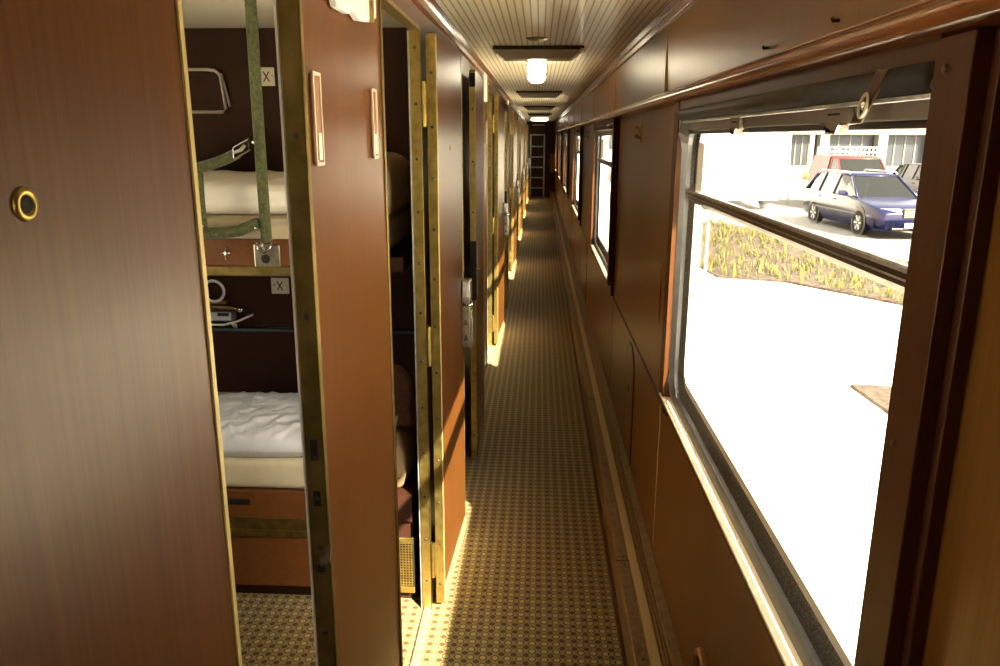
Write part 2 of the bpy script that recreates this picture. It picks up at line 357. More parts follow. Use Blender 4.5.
# window posts, header boards, sill
def win_parts(k):
    off = PER*k
    t = thing('window_%d' % (k+2), ['broad train window just behind the viewer', 'broad train window with street, cars and planting bed outside', 'second train window along the corridor, seen edge-on',
        'third train window along the corridor, bright and narrow', 'fourth train window along the corridor, a bright slit', 'fifth train window along the corridor, a thin bright slit', 'train window closest to the end wall'][k+1],
        'window', (0, off, 0), 0, None, 'structure')
    a, b = WIN
    if k == -1:
        MB().box(.49, .494, a, b, ZS, ZH).build('pane', PANE, t)
        return t
    # wooden posts: aisle face with stepped outer side
    for (y0, y1, s) in ((a-.075, a, -1), (b, b+.075, 1)):
        m = MB(); ye = y0 if s < 0 else y1
        m.box(.418, XO-.03, y0, y1, ZS-.01, 1.822)
        m.box(.436, XP+.006, min(ye, ye+s*.016), max(ye, ye+s*.016), .80, 1.822)
        p = m.build('post', W_DARK, t, bevel=.0015)
        q = MB()
        for z in (.97, 1.375, 1.79): q.lathe([(0, .003), (.004, .0025), (.0055, 0), (.0055, -.002)], (.418, (y0+y1)/2 + .012*s*-1, z), (-1, 0, 0), 10)
        q.build('screw', SCREW, p)
    e = MB().box(XP-.004, XP+.004, b+.106, b+.113, .80, 1.82); e.build('edge_bead', BRASS_P, t)
    MB().box(.421, XP+.01, a, b, 1.800, 1.826).build('header_board', W_DARK, t, bevel=.002)
    # sill: wooden nose and pale cap
    MB().prism([(.415, .868), (.415, .880), (XLOW, .880), (XLOW, .845), (.425, .852)], 'y', a-.02, b+.05).build('sill', W_DARK, t)
    MB().box(.414, .444, a-.02, b+.045, .8795, .8865).build('sill_strip', SILL, t, bevel=.002)
    # rounded ring frames: outer aluminium, dark channel, light gasket
    def rrect(y0, y1, z0, z1, r, x, lean=0., n=6):     # lean: how far the lower edge sits back
        P = []
        for (cy, cz, a0) in ((y1-r, z1-r, 0), (y0+r, z1-r, 90), (y0+r, z0+r, 180), (y1-r, z0+r, 270)):
            for i in range(n+1):
                an = math.radians(a0 + 90*i/n); zz = cz + r*math.sin(an); P.append((x + lean*min(1, max(0, (1.0-zz)/.10)), cy + r*math.cos(an), zz))
        return P
    def ring(levels):
        m = MB(); m.loft([rrect(*l) for l in levels], cap=False); return m
    y0, y1, z0, z1 = a-.045, b+.01, .882, 1.785
    ring([(y0-.02, y1+.02, z0-.01, z1, .10, .500), (y0-.02, y1+.02, z0-.004, z1, .10, .424, .018), (y0, y1, z0+.006, z1, .10, .421, .021), (y0+.022, y1-.022, z0+.026, z1-.022, .085, .450), (y0+.024, y1-.024, z0+.024, z1-.024, .085, .47)]).build('frame', FRAMEM, t, smooth=False)
    ring([(y0+.023, y1-.023, z0+.023, z1-.023, .085, .462), (y0+.05, y1-.05, z0+.062, z1-.03, .07, .478), (y0+.052, y1-.052, z0+.064, z1-.032, .07, .49)]).build('dark_channel', SPECK, t)
    ring([(y0+.05, y1-.05, z0+.062, z1-.03, .07, .474), (y0+.066, y1-.066, z0+.082, z1-.05, .06, .474), (y0+.068, y1-.068, z0+.084, z1-.052, .06, .492)]).build('gasket', plain('pale_gasket', (.62, .61, .58), .5), t)
    MB().box(.484, .488, y0+.05, y1-.05, z0+.07, z1-.035).build('pane', PANE, t)
    # hinged vent sash: thick dark bar across, black frame above
    s = MB().prism([(.490, 1.556), (.468, 1.558), (.452, 1.566), (.450, 1.560), (.456, 1.540), (.466, 1.528), (.490, 1.524)], 'y', y0+.02, y1-.045)
    bar = s.build('sash_bar', plain('dark_sash_paint', (.035, .024, .016), .3, .3), t, bevel=.002)
    MB().prism([(.490, 1.5575), (.468, 1.5605), (.4505, 1.5685), (.4485, 1.565), (.4495, 1.5595), (.456, 1.556)], 'y', y0+.02, y1-.046).prism([(.4525, 1.5505), (.4525, 1.5475), (.456, 1.5475), (.456, 1.5505)], 'y', y0+.02, y1-.046).build('bar_highlight_strip', ALU, bar)
    f = MB().box(.445, .49, y0+.04, y1-.04, 1.730, 1.7415).box(.468, .49, y1-.075, y1-.05, 1.56, 1.75).box(.468, .49, y0+.05, y0+.07, 1.56, 1.75)
    f.build('vent_frame', BLACK, t, bevel=.004)
    MB().box(.441, .484, y0+.03, y1-.035, 1.741, 1.767).build('vent_rail', GREYBAR, t, bevel=.003)
    return t
WINDOWS = [win_parts(k) for k in wins()]

# window fittings that belong to the vent sash of the first window: catches
t1 = WINDOWS[1]
for yc, sc in ((1.80, .85), (1.20, 1.)):
    c = MB().prism([(yc-.05*sc, 1.766), (yc+.05*sc, 1.766), (yc+.05*sc, 1.738), (yc+.03*sc, 1.738), (yc+.022*sc, 1.726), (yc-.018*sc, 1.726), (yc-.028*sc, 1.738), (yc-.05*sc, 1.738)], 'x', .431, .446)
    c = c.build('vent_catch', GREYBAR, t1, bevel=.002)
    MB().box(.4295, .433, yc-.022*sc, yc+.022*sc, 1.752, 1.755).build('catch_groove', HOLE, c)
    l = MB().prism([(yc+.05*sc, 1.7375), (yc+.029*sc, 1.7375), (yc+.021*sc, 1.7255), (yc-.017*sc, 1.7255), (yc-.027*sc, 1.7375), (yc-.049*sc, 1.7375), (yc-.049*sc, 1.741), (yc-.03*sc, 1.742), (yc-.02*sc, 1.7295), (yc+.024*sc, 1.7295), (yc+.032*sc, 1.742), (yc+.05*sc, 1.742)], 'x', .4285, .434)
    l.build('catch_plate', CHROME, c)
# roller blinds
for k in range(0, 6):
    a, b = WIN
    t = thing('roller_blind', ['brown roller blind rolled up at top of broad window showing cars', 'rolled dark blind at top of the second train window', 'rolled dark blind at top of the third train window', 'rolled dark blind at top of the fourth train window', 'rolled dark blind at top of the fifth train window', 'rolled dark blind at top of the last train window'][k],
              'blind', (0, PER*k, 0), 0, 'roller blinds above the windows')
    MB().cyl((.433, a+.012, 1.786), (.433, b-.012, 1.786), .0195, 24).build('roller', BLIND, t, smooth=True)
    MB().box(.424, .432, a+.014, b-.014, 1.762, 1.768).build('bottom_bar', ALU, t, bevel=.002)
    if k == 0:
        MB().box(.421, .45, b-.012, b-.001, 1.745, 1.80).build('end_bracket', ALU, t, bevel=.003)
        st = MB().hexa([(.412, 0.985, 1.80), (.412, 1.055, 1.738), (.412, 1.02, 1.802), (.412, 1.09, 1.738), (.416, 0.985, 1.80), (.416, 1.055, 1.738), (.416, 1.02, 1.802), (.416, 1.09, 1.738)])
        st = st.build('pull_strap', W_DARK, t, bevel=.002)
        e = MB()
        pts = [(.4115, 1.047 + .014*math.cos(q)*.8 - .006*math.sin(q), 1.760 + .014*math.sin(q)) for q in [2*PI*i/20 for i in range(20)]]
        e.tube(pts, .0025, 8, closed=True); e.build('eyelet', CREAM, st, smooth=True)
        MB().lathe([(0, .003), (.005, .002), (.006, 0)], (.4115, 1.047, 1.760), (-1, 0, 0), 14).build('snap_stud', CHROME, st, smooth=True)

# arched service hatches on the lower wall
def arch(y0, y1, z0, z1, n=10):
    r = (y1-y0)/2; P = [(y0, z0), (y1, z0)]
    for i in range(n+1): P.append(((y0+y1)/2 + r*math.cos(PI*i/n), z1-r + r*math.sin(PI*i/n)))
    return P
HL = ['arched wood hatch below wall between first and second windows', 'arched wood hatch below wall between second and third windows', 'small arched hatch past the third window', 'tiny arched hatch near the end wall']
for k in range(4):
    t = thing('service_hatch', HL[k], 'hatch', (XLOW, 3.66+PER*k, .18), 0, 'arched hatches in the lower wall')
    MB().prism(arch(-.17, .17, 0, .57), 'x', -.004, .004).build('hatch_rim', BLACK, t)
    MB().prism(arch(-.145, .145, .02, .548), 'x', -.0045, .002).build('hatch_door', W_WALL, t)
    MB().prism([(-.0, .355), (.018, .335), (0, .315), (-.018, .335)], 'x', -.0055, -.003).build('keyhole', HOLE, t)
t = thing('ashtray', 'small pinkish arched wall ashtray below the broad window with cars', 'ashtray', (XLOW, 1.82, .26), 0)
MB().prism(arch(-.05, .05, 0, .125), 'x', -.016, .004).build('body', plain('pinkish_metal', (.45, .25, .15), .35, .5), t, bevel=.006)
MB().prism(arch(-.036, .036, .015, .105), 'x', -.020, -.012).build('flap', W_DARK, t, bevel=.003)
# flush folding panel on the wall between first and second windows
t = thing('wall_flap', 'flush wood flap in wall between first and second windows', 'wall flap', (XP, 2.80, 1.05), 0)
MB().prism([(0, 0), (.16, .0), (.16, .22), (0, .22)], 'x', -.004, .002).build('flap', W_WALL, t, bevel=.003)
# coat hooks
HK = ['double brass coat hook on board between first and second windows', 'coat hook on board between second and third windows']
for k in range(2):
    t = thing('coat_hook', HK[k], 'hook', (XP, 3.58+PER*k, 1.70), 0, 'coat hooks on the window wall')
    MB().box(-.006, .004, -.014, .014, -.005, .08).build('plate', BRASS, t, bevel=.003)
    for z in (.022, .058):
        MB().tube([(-.003, 0, z), (-.014, 0, z-.004), (-.022, 0, z+.002), (-.024, 0, z+.010)], [.007, .007, .008, .010], 8).build('hook', BRASS, t, smooth=True)
# nail pegs on upper boards
for i, (y, z) in enumerate(((1.235, 1.888), (1.60, 1.888))):
    tag(MB().tube([(XU+.004, y, z), (XU-.004, y, z-.001), (XU-.006, y, z+.004)], .003, 8).build('peg', SCREW, smooth=True), ['tiny dark peg on upper board above the rail, above the strapped blind end', 'tiny dark peg on upper board, further along towards the gold bead'][i], 'peg')

# ------------------------------------------------------------------ door frames and doors
LF = ['brass frame of doorway beside the peephole door, showing berths', 'brass hinged frame of doorway with wire grille and tan pillow inside']
def screws(m, pts, axis):
    for p in pts: m.lathe([(0, .0012), (.0035, .0012), (.0055, .0002), (.0055, -.002)], p, axis, 10)
    return m
def door_frame(kind, k):
    a, b = O1 if kind == 0 else O2
    lab = LF[kind] if k == 0 else 'brass frame of the %s doorway along the corridor' % ORD[2*k+kind]
    t = thing('door_frame', lab, 'door frame', (0, PER*k, 0), 0, 'brass door frames', 'structure')
    hy, sy = (a, b) if kind == 0 else (b, a)
    for (y, role, sg) in ((hy, 'hinge_jamb', 1 if kind == 0 else -1), (sy, 'strike_jamb', -1 if kind == 0 else 1)):
        y0, y1 = sorted((y, y + sg*.006))
        m = MB().box(XLB-.004, XL+.004, y0, y1, 0, DZ)
        ya, yb = sorted((y + sg*.006, y - sg*.014))
        m.box(XL+.0005, XL+.004, ya, yb, 0, DZ+.012)
        j = m.build(role, BRASS if role == 'hinge_jamb' else BRASS_D, t, bevel=.0012)
        q = MB(); zs = [.12 + .17*i for i in range(12)] if role == 'hinge_jamb' else [.16, .42, .66, .8, .98, 1.08, 1.16, 1.42, 1.72, 1.95]
        screws(q, [((XL+XLB)/2, y + sg*.006, z) for z in zs], (0, sg, 0))
        q.build('screw', SCREW, j)
        # inner pale lip on the compartment side
        ya, yb = sorted((y + sg*.005, y - sg*.01))
        MB().box(XLB-.010, XLB-.006, ya, yb, 0, DZ).build('inner_lip', WHITE if role == 'strike_jamb' else ALU, t)
        if role == 'strike_jamb':
            h = MB(); yy = sorted((y + sg*.004, y + sg*.0068))
            for z0, z1 in ((1.155, 1.195), (1.065, 1.095), (.93, .945)): h.box(-.402, -.389, yy[0], yy[1], z0, z1)
            h.build('strike_hole', HOLE, j)
            hk = sorted((y + sg*.006, y + sg*.014))
            MB().prism([(-.394, .945), (-.378, .955), (-.372, .99), (-.380, .985), (-.386, .965), (-.394, .962)], 'y', hk[0], hk[1]).build('strike_hook', STEEL, j)
    h = MB().box(XLB-.004, XL+.004, a, b, DZ, DZ+.012).build('head', BRASS, t, bevel=.0012)
    MB().box(XLB, XL, a, b, -.01, .008).build('threshold', ALU, t, bevel=.003)
    return t
for k in PAIRS:
    for kind in (0, 1): door_frame(kind, k)
LW = .58
def make_door(kind, num, label):
    s = -1 if kind == 0 else 1      # leaf runs towards -Y (kind 0) or +Y from its hinge line
    t = thing('door_%d' % num, label, 'door', (0, 0, 0), 0, 'folded back compartment doors', 'structure')
    T = .029; z0, z1 = .025, 2.03
    def bx(x0, x1, u0, u1, za, zb): return MB().box(x0, x1, *sorted((s*u0, s*u1)), za, zb)
    bx(-T, 0, .006, LW-.005, z0, z1).build('leaf', W_DOOR, t, bevel=.002)
    e = bx(-T-.001, .0012, 0, .006, z0-.005, z1+.004).build('hinge_edge_strip', BRASS, t, bevel=.001)
    q = MB(); screws(q, [(-T/2, 0, z) for z in [.1 + .165*i for i in range(12)]], (0, -s, 0)); q.build('screw', SCREW, e)
    bx(.0, .0022, .004, .010, z0, z1).build('edge_bead', BRASS_P, t)
    e2 = bx(-T-.001, .0012, LW-.006, LW, z0-.005, z1+.004).build('lock_edge_strip', BRASS if kind else BRASS, t, bevel=.001)
    q = MB(); screws(q, [(-T/2, s*LW, z) for z in (.15, .5, .75, 1.35, 1.6, 1.85)], (0, s, 0)); q.build('screw', SCREW, e2)
    bx(-T, .001 if kind else .003, LW-.002, LW+(.003 if kind else .014), .90, 1.205).build('lock_faceplate', BLACK, t, bevel=.001)
    bx(-T, .001, LW-.03, LW+.004, 1.955, 2.02).build('top_catch', BLACK, t, bevel=.004)
    # lock box on the face
    if kind == 0:
        lk = bx(.0, .006, LW-.075, LW-.02, .9, 1.2).build('lock', BRASS_D, t, bevel=.002)
        MB().lathe([(0, .012), (.008, .011), (.010, .004), (.014, 0)], (.006, s*(LW-.047), 1.05), (1, 0, 0), 14).build('lock_knob', BRASS, lk, smooth=True)
    else:
        u = LW-.058
        lk = bx(.0, .036, u, LW+.002, .875, 1.155).build('lock', STEEL, t, bevel=.004)
        bx(.004, .030, u-.006, u+.002, 1.085, 1.15).build('latch_cover', ALU, lk, bevel=.003)
        MB().tube([(.012, s*u, 1.065), (.012, s*(u-.02), 1.062), (.030, s*(u-.026), 1.058), (.046, s*(u-.02), 1.062), (.050, s*(u-.012), 1.075)], .0065, 8).build('lock_handle', CHROME, lk, smooth=True)
        for z in (.905, .97):
            MB().prism([(.008, z), (.030, z), (.019, z+.032)], 'y', *sorted((s*(u-.004), s*(u+.001)))).build('latch_turn', SCREW, lk, bevel=.001)
        MB().prism([(.034, .86), (.044, .88), (.046, .98), (.040, 1.03), (.034, 1.03)], 'y', *sorted((s*u, s*(LW-.01)))).build('lock_side_guard', STEEL, lk, bevel=.003)
    # hinges: knuckle and leaf
    for z in (.20, 1.02, 1.82):
        m = MB().cyl((-T-.010, -s*.004, z-.07), (-T-.010, -s*.004, z+.07), .0075, 12)
        m.box(-T-.010, -T+.012, *sorted((-s*.0025, s*.001)), z-.065, z+.065)
        m.build('hinge', BRASS, t, bevel=0)
    MB().lathe([(0, .001), (.005, .001), (.0055, .0015), (.007, .0028), (.0095, .0024), (.0105, 0), (.0105, -.003)], (0, s*(.27 if kind else .224), 1.68), (1, 0, 0), 20).build('peephole_ring' , BRASS, t, smooth=True)
    MB().lathe([(0, .0012), (.0054, .0012), (.0054, 0)], (.0005, s*(.27 if kind else .224), 1.68), (1, 0, 0), 16).build('peephole', HOLE, t)
    bx(-.004, .004, .006, LW-.006, z0, z0+.055).build('kick_strip', LEDGE2 if kind else W_DOOR, t, bevel=.002)
    return t
def dlabel(kind, k):
    if k == 0: return ['broad mahogany door with brass ringed peephole, closest to the viewer', 'mahogany door folded back with steel lock, beside the tan pillow doorway'][kind]
    return '%s mahogany door along the corridor, folded back against the wall' % ORD[2*k+kind]
D0 = make_door(0, 1, dlabel(0, 0)); D1 = make_door(1, 2, dlabel(1, 0))
n = 3
for k in PAIRS:
    for kind, proto in ((0, D0), (1, D1)):
        d = proto if k == 0 else dup(proto)
        if k:
            d.name = 'door_%d' % n; n += 1; d['label'] = dlabel(kind, k)
        if kind == 0: d.location = (-.30 if k == 0 else -.318, O1[0] + .035 + PER*k if k == 0 else O1[0] + .10 + PER*k, 0); d.rotation_euler = (0, 0, math.radians(-2 if k == 0 else 0))
        else: d.location = (-.332, O2[1] + .006 + PER*k, 0); d.rotation_euler = (0, 0, math.radians(-2.5))

# signs and card holders on the wall panels between doorways
SL = ['angular white number plate high on panel between the two nearest doorways', 'white number plate high on wall panel between third and fourth doorways']
for k in range(6):
    t = thing('number_plate', SL[k] if k < 2 else 'white number plate on the %s panel between doorways' % ORD[k], 'sign', (XL, 1.615+PER*k, 1.985), 0, 'white plates above the panels')
    m = MB().prism([(-.166, .14), (-.166, -.028), (-.155, -.041), (-.066, -.040), (-.045, -.032), (-.022, -.031), (.020, -.040), (.108, -.031), (.114, -.026), (.114, .14)], 'x', .004, .018)
    m.build('plate', WHITE, t, bevel=.002)
    MB().box(0, .008, -.155, .105, .04, .13).build('backing', BRASS, t, bevel=.002)
    MB().prism([(.118, -.03), (.134, -.03), (.137, -.02), (.137, .14), (.118, .14)], 'x', 0, .024).build('end_clip', BRASS, t, bevel=.003)
    MB().prism([(.140, -.005), (.165, -.016), (.195, -.012), (.195, .14), (.140, .14)], 'x', 0, .016).build('end_tab', WHITE, t, bevel=.002)
CH = [['clear card holder on near half of panel between the two closest doorways', 'clear card holder on far half of panel, beside tan pillow doorway'], ['card holder on panel past the third doorway', 'card holder on panel before the fourth doorway']]
for k in range(2):
    for i, y in enumerate((1.335, 1.80)):
        t = thing('card_holder', CH[k][i], 'card holder', (XL, y+PER*k, 1.675), 0, 'card holders on the door panels')
        MB().box(-.003, .006, -.021, .021, 0, .145).build('holder', plain('smoked_plastic', (.27, .15, .09), .2), t, bevel=.002)
        m = MB().box(.004, .009, -.023, -.018, -.002, .147).box(.004, .009, .018, .023, -.002, .147).box(.004, .009, -.023, .023, -.004, .002).box(.004, .009, -.023, .023, .143, .149)
        m.build('rim', plain('pale_plastic_rim', (.55, .42, .33), .3), t, bevel=.001)
        MB().box(.0055, .0075, -.004, .016, .006, .05).build('paper_slip', CREAM, t)

# ------------------------------------------------------------------ ceiling fittings
LL = ['dark flat ceiling light closest to the viewer, in front of lit dome', 'second dark flat ceiling light, behind the lit dome', 'third dark flat ceiling light down the corridor', 'fourth dark flat ceiling light down the corridor', 'lit flat ceiling light, close to the end wall']
for k, y in enumerate((4.02, 7.85, 11.6, 15.3, 19.1)):
    t = thing('ceiling_light', LL[k], 'ceiling light', (-.015, y, CZ), 0, 'flat ceiling lights')
    MB().box(-.225, .225, -.005, .22, -.018, 0).build('base_plate', BLACK, t, bevel=.003)
    lit = emit('lit_lamp_cover', (1., .92, .72), 4.) if k == 4 else LAMPC
    MB().loft([[(-.215, .0, -.016), (.215, .0, -.016), (.215, .215, -.016), (-.215, .215, -.016)], [(-.205, .005, -.03), (.205, .005, -.03), (.205, .21, -.03), (-.205, .21, -.03)], [(-.17, .035, -.058), (.17, .035, -.058), (.17, .18, -.058), (-.17, .18, -.058)]]).build('cover', lit, t, bevel=.006)
    MB().box(.205, .23, -.008, .03, -.03, -.012).build('clip', CHROME, t, bevel=.003)
for k, y in enumerate((4.82,)):
    t = thing('dome_lamp', ['lit white dome lamp on the ceiling between two flat lights', 'lit white dome lamp over the panel with two card holders'][k], 'lamp', (-.025, y, CZ), 0, 'dome lamps')
    MB().lathe([(0, 0), (.06, 0), (.06, -.014), (.045, -.02)], (0, 0, 0)).build('collar', WHITE, t, smooth=False)
    MB().lathe([(.046, -.018), (.056, -.03), (.056, -.06), (.046, -.064), (.046, -.08), (.054, -.084), (.05, -.105), (.03, -.122), (0, -.126)], (0, 0, 0)).build('glass_dome', DOME, t, smooth=True)
tag(MB().lathe([(0, -.012), (.035, -.011), (.05, -.004), (.052, 0)], (-.02, 3.72, CZ)).build('smoke_detector', BRASS_D, smooth=True), 'small dark round fitting on ceiling in front of first flat light', 'ceiling fitting')

# ladder on the end wall and the strip lamp above it
t = thing('ladder', 'pale metal ladder hanging on the dark wall at the corridor end', 'ladder', (-.07, YE-.06, 0))
for x in (-.20, .20): MB().box(x-.022, x+.022, -.02, .02, .0, 1.80).build('rail', ALU, t, bevel=.004)
for z in (.25, .55, .85, 1.15, 1.45, 1.78): MB().box(-.185, .185, -.015, .015, z-.018, z+.018).build('rung', ALU, t, bevel=.004)
t = thing('exit_lamp', 'narrow pale lamp strip over the ladder on the end wall', 'lamp', (-.05, YE, 2.06))
MB().box(-.2, .2, -.03, 0, -.03, .03).build('housing', BLACK, t, bevel=.004)
MB().box(-.18, .18, -.035, -.03, -.018, .018).build('diffuser', plain('dim_diffuser', (.6, .52, .36), .4), t)
t = thing('wall_cabinet', 'small wood cabinet on the window wall by the corridor end', 'cabinet', (.46, 22.3, .75))
MB().box(-.16, 0, 0, .35, 0, .5).build('body', W_WALL, t, bevel=.005)
MB().box(-.168, -.158, .015, .335, .015, .485).build('door', W_RAIL, t, bevel=.004)
MB().lathe([(0, .02), (.01, .018), (.012, .008), (.006, 0)], (-.166, .05, .27), (-1, 0, 0), 12).build('knob', BRASS, t, smooth=True)

# ------------------------------------------------------------------ compartment
YB = 2.57      # front plane of the berths
t = thing('lower_berth', 'lower berth with white pillow, low wood box on the carpet', 'berth', (0, 0, 0))
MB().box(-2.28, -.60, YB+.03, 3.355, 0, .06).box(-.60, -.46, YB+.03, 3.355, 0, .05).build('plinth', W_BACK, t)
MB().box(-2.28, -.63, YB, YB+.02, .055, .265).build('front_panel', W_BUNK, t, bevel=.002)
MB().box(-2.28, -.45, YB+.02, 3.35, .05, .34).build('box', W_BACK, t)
c = MB().box(-2.28, -.55, YB-.012, YB+.02, .268, .295).box(-2.28, -.55, YB-.004, YB+.02, .295, .34).build('channel', BRASS_D, t, bevel=.002)
r = MB().box(-2.28, -.55, YB-.008, YB+.02, .34, .452).build('front_rail', W_BUNK, t, bevel=.003)
MB().box(-1.20, -1.05, YB-.012, YB, .395, .42).build('handle_slot', BLACK, r, bevel=.004)
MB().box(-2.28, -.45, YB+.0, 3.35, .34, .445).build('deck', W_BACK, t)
# radiator grille in the berth end
gr = MB()
for i in range(16): gr.box(-.62+.011*i-.0015, -.62+.011*i+.0015, YB-.006, YB-.002, .075, .255)
for i in range(16): gr.box(-.62, -.45, YB-.007, YB-.003, .080+.011*i-.0015, .080+.011*i+.0015)
gr.build('grille', BRASS, t); MB().box(-.63, -.445, YB-.002, YB+.02, .06, .268).build('grille_backing', BLACK, t)
fr = MB().box(-.635, -.445, YB-.012, YB-.004, .255, .28).box(-.635, -.445, YB-.012, YB-.004, .05, .075).box(-.64, -.622, YB-.012, YB-.004, .05, .28); fr.build('grille_frame', BRASS, t, bevel=.002)

def cushion(x0, x1, y0, y1, z0, z1, nx=20, ny=12, wr=.006, crown=.6, seed=1, edge=.35, freq=1.0):
    rnd = random.Random(seed); ph = [rnd.uniform(0, 6) for _ in range(8)]
    m = MB(); top, bot = {}, {}
    for i in range(nx+1):
        for j in range(ny+1):
            u, v = i/nx, j/ny
            ex = (1 - abs(2*u-1)**4)*(1 - abs(2*v-1)**4); e = ex**edge
            px, py = x0 + (x1-x0)*u, y0 + (y1-y0)*v
            q1 = noise.noise(Vector((px*9*freq + 4*py + ph[0], (py*4 - px*2)*freq + ph[1], ph[2])))
            q2 = noise.noise(Vector(((px*16 - py*14)*freq + ph[3], (py*7 + px*5)*freq + ph[4], ph[5])))
            q3 = noise.noise(Vector(((px*30 + py*9)*freq + ph[6], py*14*freq + ph[7], 0)))
            wv = wr*(2.2*(.45 - abs(q1)) + 1.4*(.4 - abs(q2)) + .5*q3)
            zc = z0 + (z1-z0)*.35
            top[i, j] = m.bm.verts.new((px, py, zc + (z1-zc)*e + wv*(e > .02)))
            if 0 < i < nx and 0 < j < ny: bot[i, j] = m.bm.verts.new((px, py, zc - (zc-z0)*min(1, ex*3)))
            else: bot[i, j] = top[i, j]
    for i in range(nx):
        for j in range(ny):
            m.bm.faces.new([top[i,j], top[i+1,j], top[i+1,j+1], top[i,j+1]])
            q = [bot[i,j], bot[i,j+1], bot[i+1,j+1], bot[i+1,j]]
            try: m.bm.faces.new(q)
            except ValueError: pass
    return m
tag(MB().box(-2.26, -.70, YB-.005, 3.34, .4535, .575).build('mattress', SHEET, bevel=.03, segs=4, smooth=True), 'cream mattress lying on the lower berth', 'mattress')
tag(cushion(-1.55, -.76, YB-.015, 3.06, .577, .680, 120, 80, .011, seed=3, freq=1.1).build('pillow', PILLOWW, subsurf=1, smooth=True), 'large white crumpled pillow on the lower berth', 'pillow')
# seat back cushion and blanket on the corridor end of the lower berth
tag(cushion(-.68, -.47, YB+.0, 3.2, .45, .66, 24, 30, .004, seed=8).build('cushion', noisy('brown_tan_cotton', (.17, .11, .05), (.23, .15, .07), 14, .9), subsurf=1, smooth=True), 'tan cushion at the corridor end of the lower berth, behind wire grille', 'cushion')
b = MB().prism([(-.70, .66), (-.455, .66), (-.455, .86), (-.50, .90), (-.66, .90), (-.70, .87)], 'y', YB+.12, YB+.17)
tag(b.build('backrest', BLANKET, bevel=.02, segs=3, smooth=True), 'dark brown backrest standing on the lower berth behind tan cushion', 'backrest')

t = thing('upper_berth', 'upper berth hung across the compartment with wood rail and metal hook plate', 'berth', (0, 0, 0))
r = MB().box(-2.28, -.56, YB-.006, YB+.022, 1.288, 1.382).build('front_rail', W_BUNK, t, bevel=.003)
MB().box(-2.28, -.56, YB-.012, YB+.022, 1.255, 1.288).build('lower_channel', BRASS_D, t, bevel=.002)
MB().box(-2.28, -.46, YB+.022, 3.35, 1.27, 1.32).build('deck', W_BACK, t)
p = MB().box(-.965, -.875, YB-.012, YB-.004, 1.285, 1.365).build('hook_plate', STEEL, t, bevel=.004)
MB().lathe([(0, .004), (.013, .004), (.016, 0)], (-.925, YB-.012, 1.315), (0, -1, 0), 14).build('plate_eye', BLACK, p)
MB().tube([(-.95, YB-.016, 1.372), (-.945, YB-.022, 1.35), (-.925, YB-.024, 1.338), (-.905, YB-.022, 1.35), (-.90, YB-.016, 1.372)], .004, 8).build('plate_hook', CHROME, p, smooth=True)
h = MB().tube([(-1.06, YB-.01, 1.355), (-1.06, YB-.022, 1.335), (-1.06, YB-.02, 1.312)], .004, 8); h.tube([(-1.075, YB-.018, 1.335), (-1.045, YB-.018, 1.335)], .003, 8)
h.build('small_hook', CHROME, t, smooth=True)
tag(MB().box(-2.26, -.52, YB+.004, 3.34, 1.321, 1.45).build('mattress', SHEET, bevel=.03, segs=4, smooth=True), 'cream mattress lying on the upper berth', 'mattress')
tag(cushion(-1.75, -.76, YB+.06, 3.30, 1.453, 1.58, 80, 50, .007, seed=5, freq=.8).build('duvet', plain('cream_white_duvet', (.74, .70, .62), .9), subsurf=1, smooth=True), 'cream white crumpled duvet on the upper berth behind green strap', 'duvet')
tag(cushion(-.74, -.50, YB+.02, 3.22, 1.453, 1.66, 24, 32, .004, seed=6).build('pillow', PILLOWT, subsurf=1, smooth=True), 'tan pillow at the corridor end of the upper berth', 'pillow')

# green velvet strap
t = thing('safety_strap', 'olive green velvet strap hanging from ceiling to the upper berth hook', 'strap', (0, 0, 0))
n = 150; pts, rr = [], []
for i in range(n+1):
    z = 2.15 + (1.375-2.15)*i/n; pts.append((-.906 + .003*math.sin(z*3), YB-.035, z)); rr.append((.0175 + .0014*(i % 2), .0175 + .0014*(i % 2)))
MB().tube(pts, rr, 14).build('long_sleeve', VELVET, t, smooth=True)
def sleeve(P, name, r=.018):
    Q = []
    for a, b in zip(P, P[1:]):
        a, b = Vector(a), Vector(b); m_ = max(2, int((b-a).length/.006))
        Q += [a + (b-a)*i/m_ for i in range(m_)]
    Q.append(Vector(P[-1]))
    MB().tube(Q, [r + .001*(i % 2) for i in range(len(Q))], 12).build(name, VELVET, t, smooth=True)
yb = YB-.035
sleeve([(-.985, yb, 1.665), (-1.03, yb, 1.645), (-1.08, yb, 1.628), (-1.118, yb, 1.618)], 'upper_branch', .017)
sleeve([(-1.128, yb, 1.622), (-1.130, yb, 1.52), (-1.128, yb, 1.405)], 'side_sleeve', .021)
sleeve([(-1.125, yb, 1.405), (-1.06, yb, 1.405), (-1.0, yb, 1.412), (-.955, yb, 1.432), (-.93, yb, 1.44)], 'lower_branch', .018)
bk = MB().hexa([(-.992, yb-.024, 1.645), (-.992, yb-.024, 1.685), (-.992, yb-.012, 1.645), (-.992, yb-.012, 1.685), (-.935, yb-.024, 1.675), (-.935, yb-.024, 1.715), (-.935, yb-.012, 1.675), (-.935, yb-.012, 1.715)])
bk = bk.build('buckle', CHROME, t, bevel=.004)
MB().tube([(-.95, yb-.026, 1.69), (-.965, yb-.03, 1.675), (-.985, yb-.026, 1.668)], .005, 8).build('buckle_tongue', STEEL, bk, smooth=True)
for p in ((-1.118, yb-.021, 1.60), (-1.115, yb-.021, 1.43), (-.935, yb-.024, 1.425), (-.922, yb-.024, 1.70)):
    MB().lathe([(0, .004), (.004, .003), (.005, 0)], p, (0, -1, 0), 10).build('stud', CHROME, t, smooth=True)
